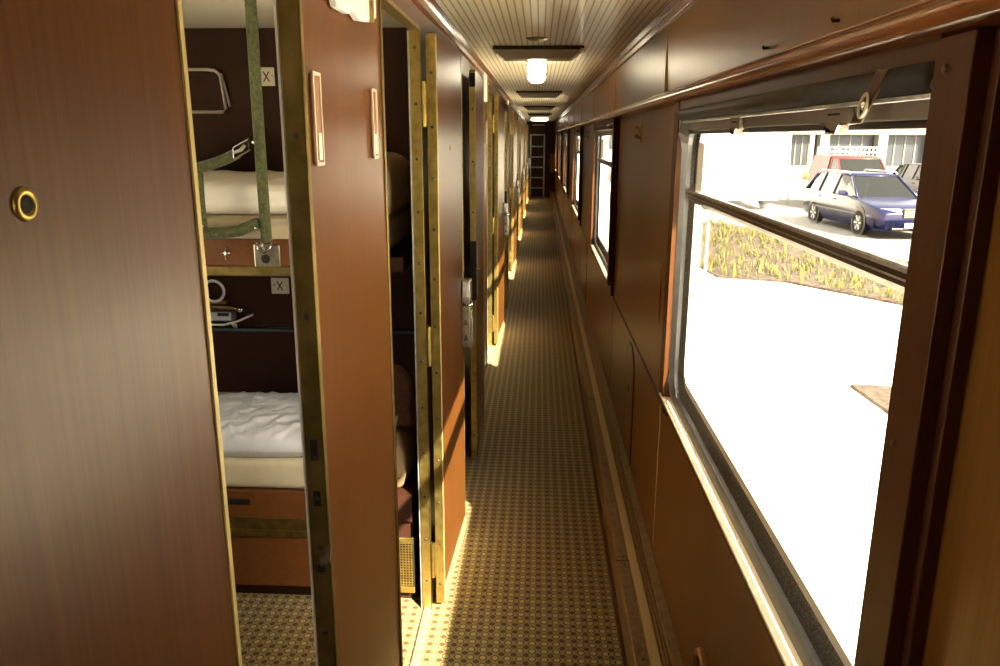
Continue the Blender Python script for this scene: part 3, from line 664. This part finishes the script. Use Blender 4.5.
MB().tube([(-.925, yb+.004, 1.378), (-.928, yb+.0, 1.362), (-.925, yb+.006, 1.348)], .006, 8).build('strap_end', STEEL, t, smooth=True)

# fittings on the partition
YP = 3.36
t = thing('luggage_net_frame', 'rounded metal rod frame on dark partition above upper berth', 'frame', (0, 0, 0))
def rod(y): return [(-1.72, y, 1.99), (-1.40, y, 1.99), (-1.365, y, 1.985), (-1.345, y, 1.965), (-1.332, y, 1.83), (-1.345, y, 1.818), (-1.72, y, 1.818)]
MB().tube(rod(YP-.02), .007, 8).build('rod', plain('taupe_rod', (.40, .34, .26), .35, .3), t, smooth=True)
MB().tube([(-1.345, YP-.008, 1.975), (-1.318, YP-.008, 1.84)], .005, 8).build('side_stay', ALU, t, smooth=True)
for x, z in ((-1.5, 1.99), (-1.5, 1.818)): MB().cyl((x, YP, z), (x, YP-.02, z), .005, 8).build('standoff', ALU, t)
def xplate(x0, x1, z0, z1, lab):
    t = thing('switch_plate', lab, 'switch plate', ((x0+x1)/2, YP, (z0+z1)/2), 0, 'cream plates with a crossed mark')
    w_, h_ = (x1-x0)/2, (z1-z0)/2
    MB().box(-w_, w_, -.008, 0, -h_, h_).build('plate', CREAM, t, bevel=.003)
    ink = plain('dark_ink', (.03, .012, .012), .5)
    m = MB()
    for sgn in (-1, 1):
        a, b = Vector((-sgn*.012, -.009, -.02)), Vector((sgn*.012, -.009, .02)); px = .0028
        m.hexa([(a.x-px, -.0092, a.z), (a.x+px, -.0092, a.z), (a.x-px, -.0075, a.z), (a.x+px, -.0075, a.z), (b.x-px, -.0092, b.z), (b.x+px, -.0092, b.z), (b.x-px, -.0075, b.z), (b.x+px, -.0075, b.z)])
    m.build('cross_mark', ink, t)
    MB().lathe([(0, .0012), (.003, .001), (.004, 0)], (-.025, -.008, .004), (0, -1, 0), 10).build('plate_screw', ink, t)
    MB().lathe([(0, .0012), (.003, .001), (.004, 0)], (.026, -.008, .004), (0, -1, 0), 10).build('plate_screw', plain('grey_ink', (.3, .26, .2), .5), t)
xplate(-1.188, -1.118, 1.925, 2.0, 'cream plate with dark X mark on partition above upper berth')
xplate(-1.196, -1.116, 1.032, 1.105, 'cream plate with dark X mark on partition below upper berth')
for z, lab in ((1.95, 'small metal clothes hook beside plate above upper berth'), (1.06, 'small metal clothes hook beside plate below upper berth')):
    t = thing('clothes_hook', lab, 'hook', (-1.088, YP, z))
    MB().tube([(0, 0, .04), (0, -.012, .035), (0, -.016, .0), (0, -.03, -.015), (0, -.042, .0)], .006, 8).build('hook', CHROME, t, smooth=True)
    MB().box(-.008, .008, -.004, 0, .02, .055).build('plate', STEEL, t, bevel=.002)
t = thing('cup_holder', 'pale round ring holder on partition above the folding lamp', 'holder', (0, 0, 0))
MB().tube([(-1.452 + .047*math.cos(2*PI*i/28), YP-.03, 1.045 + .047*math.sin(2*PI*i/28)) for i in range(28)], .0065, 8, closed=True).build('ring', WHITE, t, smooth=True)
MB().box(-1.50, -1.40, YP-.03, YP, .985, .998).build('bracket', BRASS_D, t, bevel=.002)
t = thing('folding_lamp', 'folded metal reading lamp on tray under the ring holder', 'lamp', (.035, 0, 0))
MB().box(-1.62, -1.40, YP-.07, YP, .915, .958).build('body', ALU, t, bevel=.006)
MB().box(-1.46, -1.41, YP-.074, YP-.068, .94, .955).build('label_strip', BLACK, t)
MB().tube([(-1.62, YP-.05, .985), (-1.42, YP-.05, .975), (-1.36, YP-.04, .962)], .008, 8).build('arm', BRASS_D, t, smooth=True)
MB().lathe([(0, .012), (.013, .01), (.016, 0)], (-1.365, YP-.045, .965), (0, -1, 0), 14).build('joint', CHROME, t, smooth=True)
MB().tube([(-1.7, YP-.09, .905), (-1.43, YP-.09, .905), (-1.37, YP-.07, .918), (-1.315, YP-.03, .94)], .005, 8).build('tray_rim', CREAM, t, smooth=True)
MB().tube([(-1.40, YP-.06, .905), (-1.40, YP-.03, .885)], .009, 8).build('foot', CREAM, t, smooth=True)
tag(MB().box(-2.28, -.46, YP-.06, YP, .868, .880).build('glass_shelf', SHELFG, bevel=.002), 'thin bluish glass shelf along the partition above the white pillow', 'shelf')
# compartment window glass
MB_ = MB().box(-2.335, -2.33, .75, 2.25, .95, 1.8)
tag(MB_.build('window_8', PANE), 'compartment window in the dark outer wall', 'window', kind='structure')

# ------------------------------------------------------------------ outside
def poly(pts, z0, z1): return MB().prism(pts, 'z', z0, z1)
PAVE = noisy('sunlit_concrete', (.82, .80, .74), (.90, .88, .82), 1.6, .9)
ROAD = noisy('pale_asphalt', (0.09, 0.087, 0.084), (0.12, 0.117, 0.114), 3., .9)
SOIL = noisy('mulch_soil', (0.021, 0.0132, 0.0084), (0.075, 0.051, 0.0348), 11, .95, bump=.5, detail=8)
struct('ground', MB().box(-40, 120, -60, 160, G-.3, G-.02), PAVE, 'bright concrete paving outside the train', 'ground')
struct('road', poly([(3.6, 26.2), (7.0, 17.6), (10, 12.5), (40, 8), (60, 40), (60, 56), (4, 56)], G-.05, G), ROAD, 'pale grey street where the cars stand', 'road')
BED = [(2.5, 24), (2.75, 18.0), (3.06, 14.6), (3.156, 13.53), (4.2, 13.15), (5.4, 11.3), (7.0, 9.4), (9.5, 9.4), (9.2, 12), (6.6, 17.0), (5.6, 21.5), (3.5, 24)]
struct('planting_bed', poly(BED, G-.06, G+.02), SOIL, 'brown mulched planting bed beside the street', 'planting bed')
struct('planting_bed', poly([(3.104, 7.436), (4.3, 7.30), (4.3, 5.2), (3.3, 5.9), (3.144, 6.587)], G-.06, G+.015), SOIL, 'small corner of brown soil bed below the broad window', 'planting bed')
def inside(p, P):
    c = False; j = len(P)-1
    for i in range(len(P)):
        if (P[i][1] > p[1]) != (P[j][1] > p[1]) and p[0] < (P[j][0]-P[i][0])*(p[1]-P[i][1])/(P[j][1]-P[i][1]) + P[i][0]: c = not c
        j = i
    return c
g = MB(); rnd = random.Random(4); cnt = 0
while cnt < 1500:
    x, y = rnd.uniform(2.3, 9.5), rnd.uniform(9.4, 24)
    if not inside((x, y), BED): continue
    cnt += 1; hh = rnd.uniform(.05, .20)
    for i in range(6):
        a = rnd.uniform(0, 2*PI); r_ = rnd.uniform(.02, .11); w_ = .008
        bx, by = x + .03*math.cos(a*3), y + .03*math.sin(a*3)
        ca, sa = math.cos(a+PI/2)*w_, math.sin(a+PI/2)*w_
        v = [g.bm.verts.new(q) for q in ((bx-ca, by-sa, G), (bx+ca, by+sa, G), (bx+ca*.7+r_*.5*math.cos(a), by+sa*.7+r_*.5*math.sin(a), G+hh*.7), (bx-ca*.7+r_*.5*math.cos(a), by-sa*.7+r_*.5*math.sin(a), G+hh*.7), (bx+r_*math.cos(a), by+r_*math.sin(a), G+hh))]
        g.bm.faces.new(v[:4]); g.bm.faces.new([v[3], v[2], v[4]])
tag(g.build('grass', noisy('yellow_green_blades', (.075, .08, .014), (.15, .13, .032), 3, .8)), 'yellow green grass tufts scattered over the mulched bed', 'grass', kind='stuff')

def wheel(m_t, x, y, z, r, w_, side, t):
    tyre = MB().lathe([(r*.62, -w_/2), (r*.92, -w_/2), (r, -w_*.35), (r, w_*.35), (r*.92, w_/2), (r*.62, w_/2), (r*.62, -w_/2)], (x, y, z), (1, 0, 0), 24).build('wheel', plain('tyre_rubber', (.007, .007, .007), .85, 0, .2), t, smooth=False)
    m = MB().lathe([(0, w_*.38), (r*.18, w_*.40), (r*.2, w_*.3), (r*.5, w_*.22), (r*.62, w_*.46), (r*.64, w_*.3), (r*.64, -w_*.3), (0, -w_*.3)], (x, y, z), (side, 0, 0), 20)
    for i in range(6):
        a = 2*PI*i/6; m.tube([(x+side*w_*.36, y+math.cos(a)*r*.15, z+math.sin(a)*r*.15), (x+side*w_*.42, y+math.cos(a)*r*.58, z+math.sin(a)*r*.58)], .03, 6)
    m.build('rim', ALU, tyre)
def car(name, label, cat, loc, rz, paint, prof, roof, hw, wb, wr, glassm, kindv):
    """prof: stations along the length (y, z low, z belt, half width); roof: stations (y, z belt, z roof, half width at belt, half width at roof)"""
    t = thing(name, label, cat, loc, rz)
    rings = []
    for (y, zl, zb, h) in prof:
        rings.append([(-h*.92, y, zl), (-h, y, zl+(zb-zl)*.25), (-h*1.01, y, zl+(zb-zl)*.6), (-h*.965, y, zb-.02), (-h*.86, y, zb), (-h*.4, y, zb+.012), (h*.4, y, zb+.012), (h*.86, y, zb), (h*.965, y, zb-.02), (h*1.01, y, zl+(zb-zl)*.6), (h, y, zl+(zb-zl)*.25), (h*.92, y, zl)])
    MB().loft(rings).build('body', paint, t, bevel=.015, smooth=True)
    # greenhouse: glass core with painted roof and pillars around it
    rg = [[(-b*.985, y, zb-.03), (-r_, y, zr-.035), (r_, y, zr-.035), (b*.985, y, zb-.03)] for (y, zb, zr, b, r_) in roof]
    MB().loft(rg).build('window_glass', glassm, t)
    mid = roof[1:-1]
    rr = []
    for (y, zb, zr, b, r_) in mid: rr.append([(-r_*1.02, y, zr-.045), (-r_*.98, y, zr-.012), (-r_*.6, y, zr), (r_*.6, y, zr), (r_*.98, y, zr-.012), (r_*1.02, y, zr-.045)])
    MB().loft(rr).build('roof', paint, t, smooth=True)
    # pillars along each side
    for s in (-1, 1):
        A, B = roof[0], roof[1]
        MB().tube([(s*A[3]*.97, A[0], A[1]-.02), (s*B[4]*1.0, B[0], B[2]-.03)], .032, 8).build('windscreen_pillar', paint, t, smooth=True)
        A, B = roof[-1], roof[-2]
        MB().tube([(s*A[3]*.97, A[0], A[1]-.02), (s*B[4]*1.0, B[0], B[2]-.03)], .05, 8).build('rear_pillar', paint, t, smooth=True)
        for f_ in kindv['pillars']:
            y = f_
            for P, Q in zip(roof, roof[1:]):
                if P[0] <= y <= Q[0]:
                    q = (y-P[0])/(Q[0]-P[0]); L = lambda i: P[i] + (Q[i]-P[i])*q
                    MB().tube([(s*L(3)*.99, y, L(1)-.03), (s*L(4)*1.005, y+.05, L(2)-.035)], .032, 6).build('door_pillar', paint, t)
                    break
        MB().box(*sorted((s*hw*.99, s*(hw*1.0+.016))), prof[2][0]+.55, prof[-1][0]-.9, .50, .545).build('door_strip', BLACK, t, bevel=.004)
        for yh in kindv['handles']: MB().box(*sorted((s*hw*.985, s*(hw+.025))), yh, yh+.16, prof[4][2]-.14, prof[4][2]-.11).build('door_handle', paint, t, bevel=.006)
        my = roof[0][0]+.38
        MB().loft([[(s*hw*.93, my, roof[0][1]+.02), (s*hw*.93, my+.05, roof[0][1]+.02), (s*hw*.93, my+.05, roof[0][1]+.07), (s*hw*.93, my, roof[0][1]+.07)], [(s*(hw+.04), my-.02, roof[0][1]+.02), (s*(hw+.04), my+.09, roof[0][1]+.02), (s*(hw+.04), my+.09, roof[0][1]+.15), (s*(hw+.04), my-.02, roof[0][1]+.15)], [(s*(hw+.2), my, roof[0][1]+.03), (s*(hw+.2), my+.07, roof[0][1]+.03), (s*(hw+.2), my+.07, roof[0][1]+.15), (s*(hw+.2), my, roof[0][1]+.15)]]).build('mirror', kindv['mirror'], t, bevel=.02)
    y0 = prof[0][0]
    for s in (-1, 1):
        P = kindv['lamp']   # (x in, x out, y, z0, z1)
        MB().hexa([(s*P[0], P[2]-.03, P[3]), (s*P[0], P[2]-.01, P[4]), (s*P[0], P[2]+.2, P[3]), (s*P[0], P[2]+.2, P[4]), (s*P[1], P[2]+.10, P[3]), (s*P[1], P[2]+.13, P[4]), (s*P[1], P[2]+.3, P[3]), (s*P[1], P[2]+.3, P[4])]).build('headlight', plain('headlight_glass', (.75, .77, .80), .12), t, bevel=.015)
    gz = kindv['grille']
    gg = MB().box(-gz[0], gz[0], y0-.035, y0+.06, gz[1], gz[2]).build('grille', BLACK, t, bevel=.015)
    m = MB()
    for i in range(4): m.box(-gz[0]*.95, gz[0]*.95, y0-.042, y0-.03, gz[1]+(gz[2]-gz[1])*(i+.6)/5-.008, gz[1]+(gz[2]-gz[1])*(i+.6)/5+.008)
    m.build('grille_bars', CHROME, gg)
    MB().loft([[(-hw*.95, y0+.20, z) for z in (.22, .30, .44, .47)], [(-hw*.72, y0-.05, z) for z in (.22, .30, .44, .47)], [(0, y0-.10, z) for z in (.22, .30, .44, .47)], [(hw*.72, y0-.05, z) for z in (.22, .30, .44, .47)], [(hw*.95, y0+.20, z) for z in (.22, .30, .44, .47)]], cap=False).build('bumper', paint, t, smooth=True)
    MB().box(-.26, .26, y0-.125, y0-.10, .30, .41).build('number_plate', WHITE, t, bevel=.004)
    MB().box(-hw*.6, hw*.6, y0-.09, y0-.05, .235, .29).build('air_intake', BLACK, t, bevel=.01)
    for yw in wb:
        for s in (-1, 1):
            wheel(None, s*(hw-.09), yw, wr, wr, .2, s, t)
            m = MB().lathe([(wr*1.14, .0), (wr*1.2, .012), (wr*1.05, .014), (0, .012), (0, 0)], (s*(hw*.985), yw, wr+.02), (s, 0, 0), 28).build('wheel_arch', BLACK, t)
    return t
BLUE = plain('navy_car_paint', (.0035, .007, .038), .22, 0, .35, .1)
RED = plain('red_van_paint', (0.1804, 0.01476, 0.01476), .35, 0, .4, .3)
CGLASS = plain('car_window_glass', (.004, .006, .007), .08, 0, .45)
VGLASS = plain('van_window_glass', (.008, .010, .011), .1, 0, .45)
EST = [(0, .30, .62, .70), (.12, .24, .72, .82), (.5, .20, .80, .88), (1.1, .20, .88, .90), (1.6, .20, .93, .90), (3.0, .20, .94, .905), (4.1, .22, .96, .89), (4.6, .26, .95, .84), (4.75, .34, .90, .78)]
ROOF = [(1.35, .92, .93, .80, .72), (2.15, .94, 1.43, .83, .60), (2.7, .94, 1.47, .84, .62), (3.8, .95, 1.46, .84, .61), (4.3, .95, 1.40, .82, .59), (4.68, .95, .96, .78, .72)]
KV = dict(pillars=(2.65, 3.6), handles=(2.35, 3.35), mirror=BLUE, lamp=(.30, .74, .03, .56, .73), grille=(.27, .52, .74))
blue = car('car', 'navy blue estate car with roof rails parked by the planting bed', 'car', (8.93, 18.95, G), .059, BLUE, EST, ROOF, .90, (.92, 3.68), .32, CGLASS, KV)
for s in (-1, 1):
    MB().tube([(s*.62, 2.25, 1.455), (s*.62, 2.35, 1.51), (s*.62, 4.0, 1.50), (s*.62, 4.15, 1.43)], .018, 8).build('roof_rail', ALU, blue, smooth=True)
MB().tube([(-.06, -.075, .66), (-.03, -.075, .69), (0, -.075, .66), (.03, -.075, .69), (.06, -.075, .66)], .004, 6).build('bonnet_badge', CHROME, blue)
DARKP = plain('black_car_paint', (.005, .006, .009), .25, 0, .4, .1)
KV2 = dict(KV); KV2['mirror'] = DARKP
car('car', 'dark car partly hidden past the red van, by the shuttered shopfront', 'car', (14.3, 26.6, G), -.03, DARKP, EST, ROOF, .90, (.92, 3.68), .32, CGLASS, KV2)
VANP = [(0, .32, .72, .70), (.12, .26, .86, .80), (.55, .22, .98, .86), (1.0, .22, 1.06, .88), (1.4, .22, 1.10, .885), (3.0, .22, 1.12, .89), (4.0, .24, 1.12, .88), (4.28, .28, 1.10, .86)]
VROOF = [(.85, 1.05, 1.07, .80, .74), (1.65, 1.09, 1.72, .84, .68), (2.2, 1.10, 1.80, .86, .72), (3.9, 1.10, 1.80, .86, .74), (4.1, 1.10, 1.77, .86, .73), (4.26, 1.10, 1.14, .85, .80)]
KV3 = dict(pillars=(2.05,), handles=(1.95,), mirror=BLACK, lamp=(.42, .74, .04, .62, .80), grille=(.34, .60, .74))
van = car('van', 'red delivery van with white roof ladders behind the navy car', 'van', (10.65, 25.5, G), -.05, RED, VANP, VROOF, .88, (.85, 3.5), .31, VGLASS, KV3)
for s in (-1, 1):
    m = MB().hexa([(s*.862, 2.2, 1.08), (s*.745, 2.2, 1.76), (s*.862, 4.15, 1.08), (s*.745, 4.05, 1.75), (s*.885, 2.2, 1.08), (s*.765, 2.2, 1.76), (s*.885, 4.15, 1.08), (s*.765, 4.05, 1.75)])
    m.build('side_panel', RED, van, bevel=.01)
MB().hexa([(-.80, 4.24, 1.08), (-.66, 4.12, 1.74), (-.80, 4.30, 1.08), (-.66, 4.18, 1.74), (.80, 4.24, 1.08), (.66, 4.12, 1.74), (.80, 4.30, 1.08), (.66, 4.18, 1.74)]).build('rear_door', RED, van, bevel=.01)
for y, x0, x1 in ((1.95, -.15, .80), (3.6, -.80, .55)):
    m = MB()
    for z in (1.90, 2.05): m.cyl((x0, y, z), (x1, y, z), .025, 8)
    nr = 7
    for i in range(nr+1): m.cyl((x0+(x1-x0)*i/nr, y, 1.78), (x0+(x1-x0)*i/nr, y, 2.05), .022, 8)
    m.build('roof_rack', WHITE, van)

t = thing('trailer', 'big white covered trailer standing at the far side of the bed', 'trailer', (6.0, 26.4, G), .0)
MB().box(-2.0, 2.05, 0, 5.0, .45, 3.2).build('cover', plain('white_tarpaulin', (.92, .91, .88), .7), t, bevel=.12, segs=4)
MB().box(-1.9, 1.95, .05, 4.95, .33, .47).build('chassis', WHITE, t, bevel=.02)
for s in (-1, 1):
    for y in (1.0, 4.0):
        MB().lathe([(0, .1), (.2, .1), (.33, .08), (.34, 0), (.33, -.08), (0, -.1)], (s*1.75, y, .34), (1, 0, 0), 20).build('wheel', plain('grey_tyre', (.35, .35, .34), .8), t)
# building
BLDW = plain('white_facade', (0.09184, 0.09009, 0.0861), .8); BGL = noisy('dark_blue_shop_glass', (.003, .005, .010), (.010, .014, .022), .8, .4)
t = thing('building', 'shop building with white pillars, dark glass bays and grey shutter', 'building', (0, 60, G))
MB().box(8, 60, .6, 12, 0, 9).build('wall', plain('grey_facade', (.05, .05, .048), .8), t)
MB().box(8, 60, -.3, .6, 2.6, 3.6).build('fascia', BLDW, t, bevel=.03)
MB().box(8, 60, .3, .62, 0, .35).build('plinth', BLDW, t)
for x in (18.2, 21.0, 25.2, 29.0, 34.5, 38): MB().box(x-.35, x+.35, -.3, .6, 0, 2.6).build('pillar', BLDW, t, bevel=.03)
for x0, x1 in ((18.6, 20.6), (21.4, 24.8), (25.6, 28.6)):
    b_ = MB().box(x0, x1, .45, .58, .35, 2.6).build('shop_window', BGL, t)
    m = MB()
    for i in range(1, 4):
        x = x0 + (x1-x0)*i/4; m.box(x-.05, x+.05, .40, .5, .35, 2.6)
    m.build('window_mullion', BLDW, b_)
s_ = MB().box(29.5, 34.0, .45, .58, 0, 2.5).build('shutter', plain('grey_shutter', (.13, .13, .125), .7), t)
m = MB()
for i in range(12): m.box(29.5, 34.0, .43, .46, .1+.2*i, .16+.2*i)
m.build('shutter_slat', plain('grey_slat', (.10, .10, .098), .7), s_)
t = thing('lamp_post', 'slim white post with orange foot in front of the shop building', 'post', (15.8, 47.0, G))
MB().cyl((0, 0, 0), (0, 0, 4.2), .11, 12).build('pole', WHITE, t, smooth=True)
MB().lathe([(0, .55), (.28, .5), (.32, .2), (.3, 0), (0, 0)], (0, 0, 0)).build('foot', plain('orange_foot', (.75, .33, .12), .6), t, smooth=True)
MB().box(-.5, .5, -.15, .15, 4.2, 4.4).build('lamp_head', WHITE, t, bevel=.05)
tag(MB().tube([(9.02, 28.8, G), (8.98, 28.7, .2), (8.85, 28.5, 1.0), (8.8, 28.4, 1.9)], .022, 8).build('marker_pole', plain('grey_pole', (.45, .42, .38), .7), smooth=True), 'thin bent grey pole between white trailer and red van', 'pole')
# bare sapling by the trailer
t = thing('sapling', 'thin bare sapling in front of the white trailer', 'tree', (5.15, 23.2, G))
m = MB(); rnd = random.Random(9)
m.tube([(0, 0, 0), (.05, 0, 1.0), (.0, .05, 2.0), (.08, 0, 3.0)], [.03, .025, .018, .006], 6)
m.build('trunk', plain('pale_bark', (.45, .40, .33), .9), t, smooth=True)
for i in range(12):
    z = .8 + i*.17; a = rnd.uniform(0, 2*PI); l = rnd.uniform(.3, .7)
    MB().tube([(.03, 0, z), (.03+l*.5*math.cos(a), l*.5*math.sin(a), z+l*.5), (.03+l*.8*math.cos(a), l*.8*math.sin(a), z+l*1.1)], [.010, .008, .003], 5).build('branch', plain('pale_twig', (.5, .45, .38), .9), t)
tag(MB().box(2.80, 2.84, 13.0, 13.04, G, G+1.0).build('stake', CREAM, bevel=.004), 'thin pale stake at the near corner of the mulched bed', 'stake')

# ------------------------------------------------------------------ light, sky, camera
d = Vector((-1, 1.3, -1.24)).normalized()
sun = bpy.data.lights.new('sun', 'SUN'); sun.energy = 18.0; sun.angle = math.radians(.6); sun.color = (1., .88, .64)
so = bpy.data.objects.new('sun', sun); COL.objects.link(so); so.rotation_euler = d.to_track_quat('-Z', 'Y').to_euler()
wd = bpy.data.worlds.new('sky'); scene.world = wd; wd.use_nodes = True; nt = wd.node_tree
bg = nt.nodes['Background']; sky = nt.nodes.new('ShaderNodeTexSky'); sky.sky_type = 'NISHITA'; sky.sun_disc = False
sky.sun_elevation = math.radians(38); sky.sun_rotation = math.atan2(1, -1.3); sky.air_density = 1.2; sky.dust_density = 2.5
hs = nt.nodes.new('ShaderNodeHueSaturation'); hs.inputs['Saturation'].default_value = .12
mt = nt.nodes.new('ShaderNodeMix'); mt.data_type = 'RGBA'; mt.blend_type = 'MULTIPLY'; mt.inputs[0].default_value = 1; mt.inputs[7].default_value = (1, .90, .74, 1)
nt.links.new(sky.outputs[0], hs.inputs['Color']); nt.links.new(hs.outputs[0], mt.inputs[6]); nt.links.new(mt.outputs[2], bg.inputs[0]); bg.inputs[1].default_value = .4

cam = bpy.data.cameras.new('camera'); co = bpy.data.objects.new('camera', cam); COL.objects.link(co); scene.camera = co
cx, cy = 500., 333.; vp, vv = Vector((540-cx, 137-cy)), Vector((490-cx, 3363-cy))
f = math.sqrt(-(vp.x*vv.x + vp.y*vv.y))
fw = Vector((vp.x, vp.y, f)).normalized(); dn = Vector((vv.x, vv.y, f)); dn = (dn - fw*dn.dot(fw)).normalized(); rt = dn.cross(fw)
Rm = Matrix((rt, fw, -dn))         # rows: world axes in camera coordinates (x right, y down, z forward)
right, up, back = Rm @ Vector((1,0,0)), Rm @ Vector((0,-1,0)), Rm @ Vector((0,0,-1))
M = Matrix((( right.x, up.x, back.x, 0), (right.y, up.y, back.y, 0), (right.z, up.z, back.z, EYE), (0,0,0,1)))
co.matrix_world = M
cam.sensor_width = 36; cam.lens = f*36/1000; cam.clip_start = .02; cam.clip_end = 400

vs = scene.view_settings; vs.view_transform = 'Standard'; vs.look = 'None'; vs.gamma = 1; vs.use_curve_mapping = False; vs.exposure = 1.55
scene.cycles.use_denoising = True
scene.cycles.max_bounces = 10; scene.cycles.diffuse_bounces = 6; scene.cycles.glossy_bounces = 5; scene.cycles.transparent_max_bounces = 16
scene.cycles.sample_clamp_indirect = 8
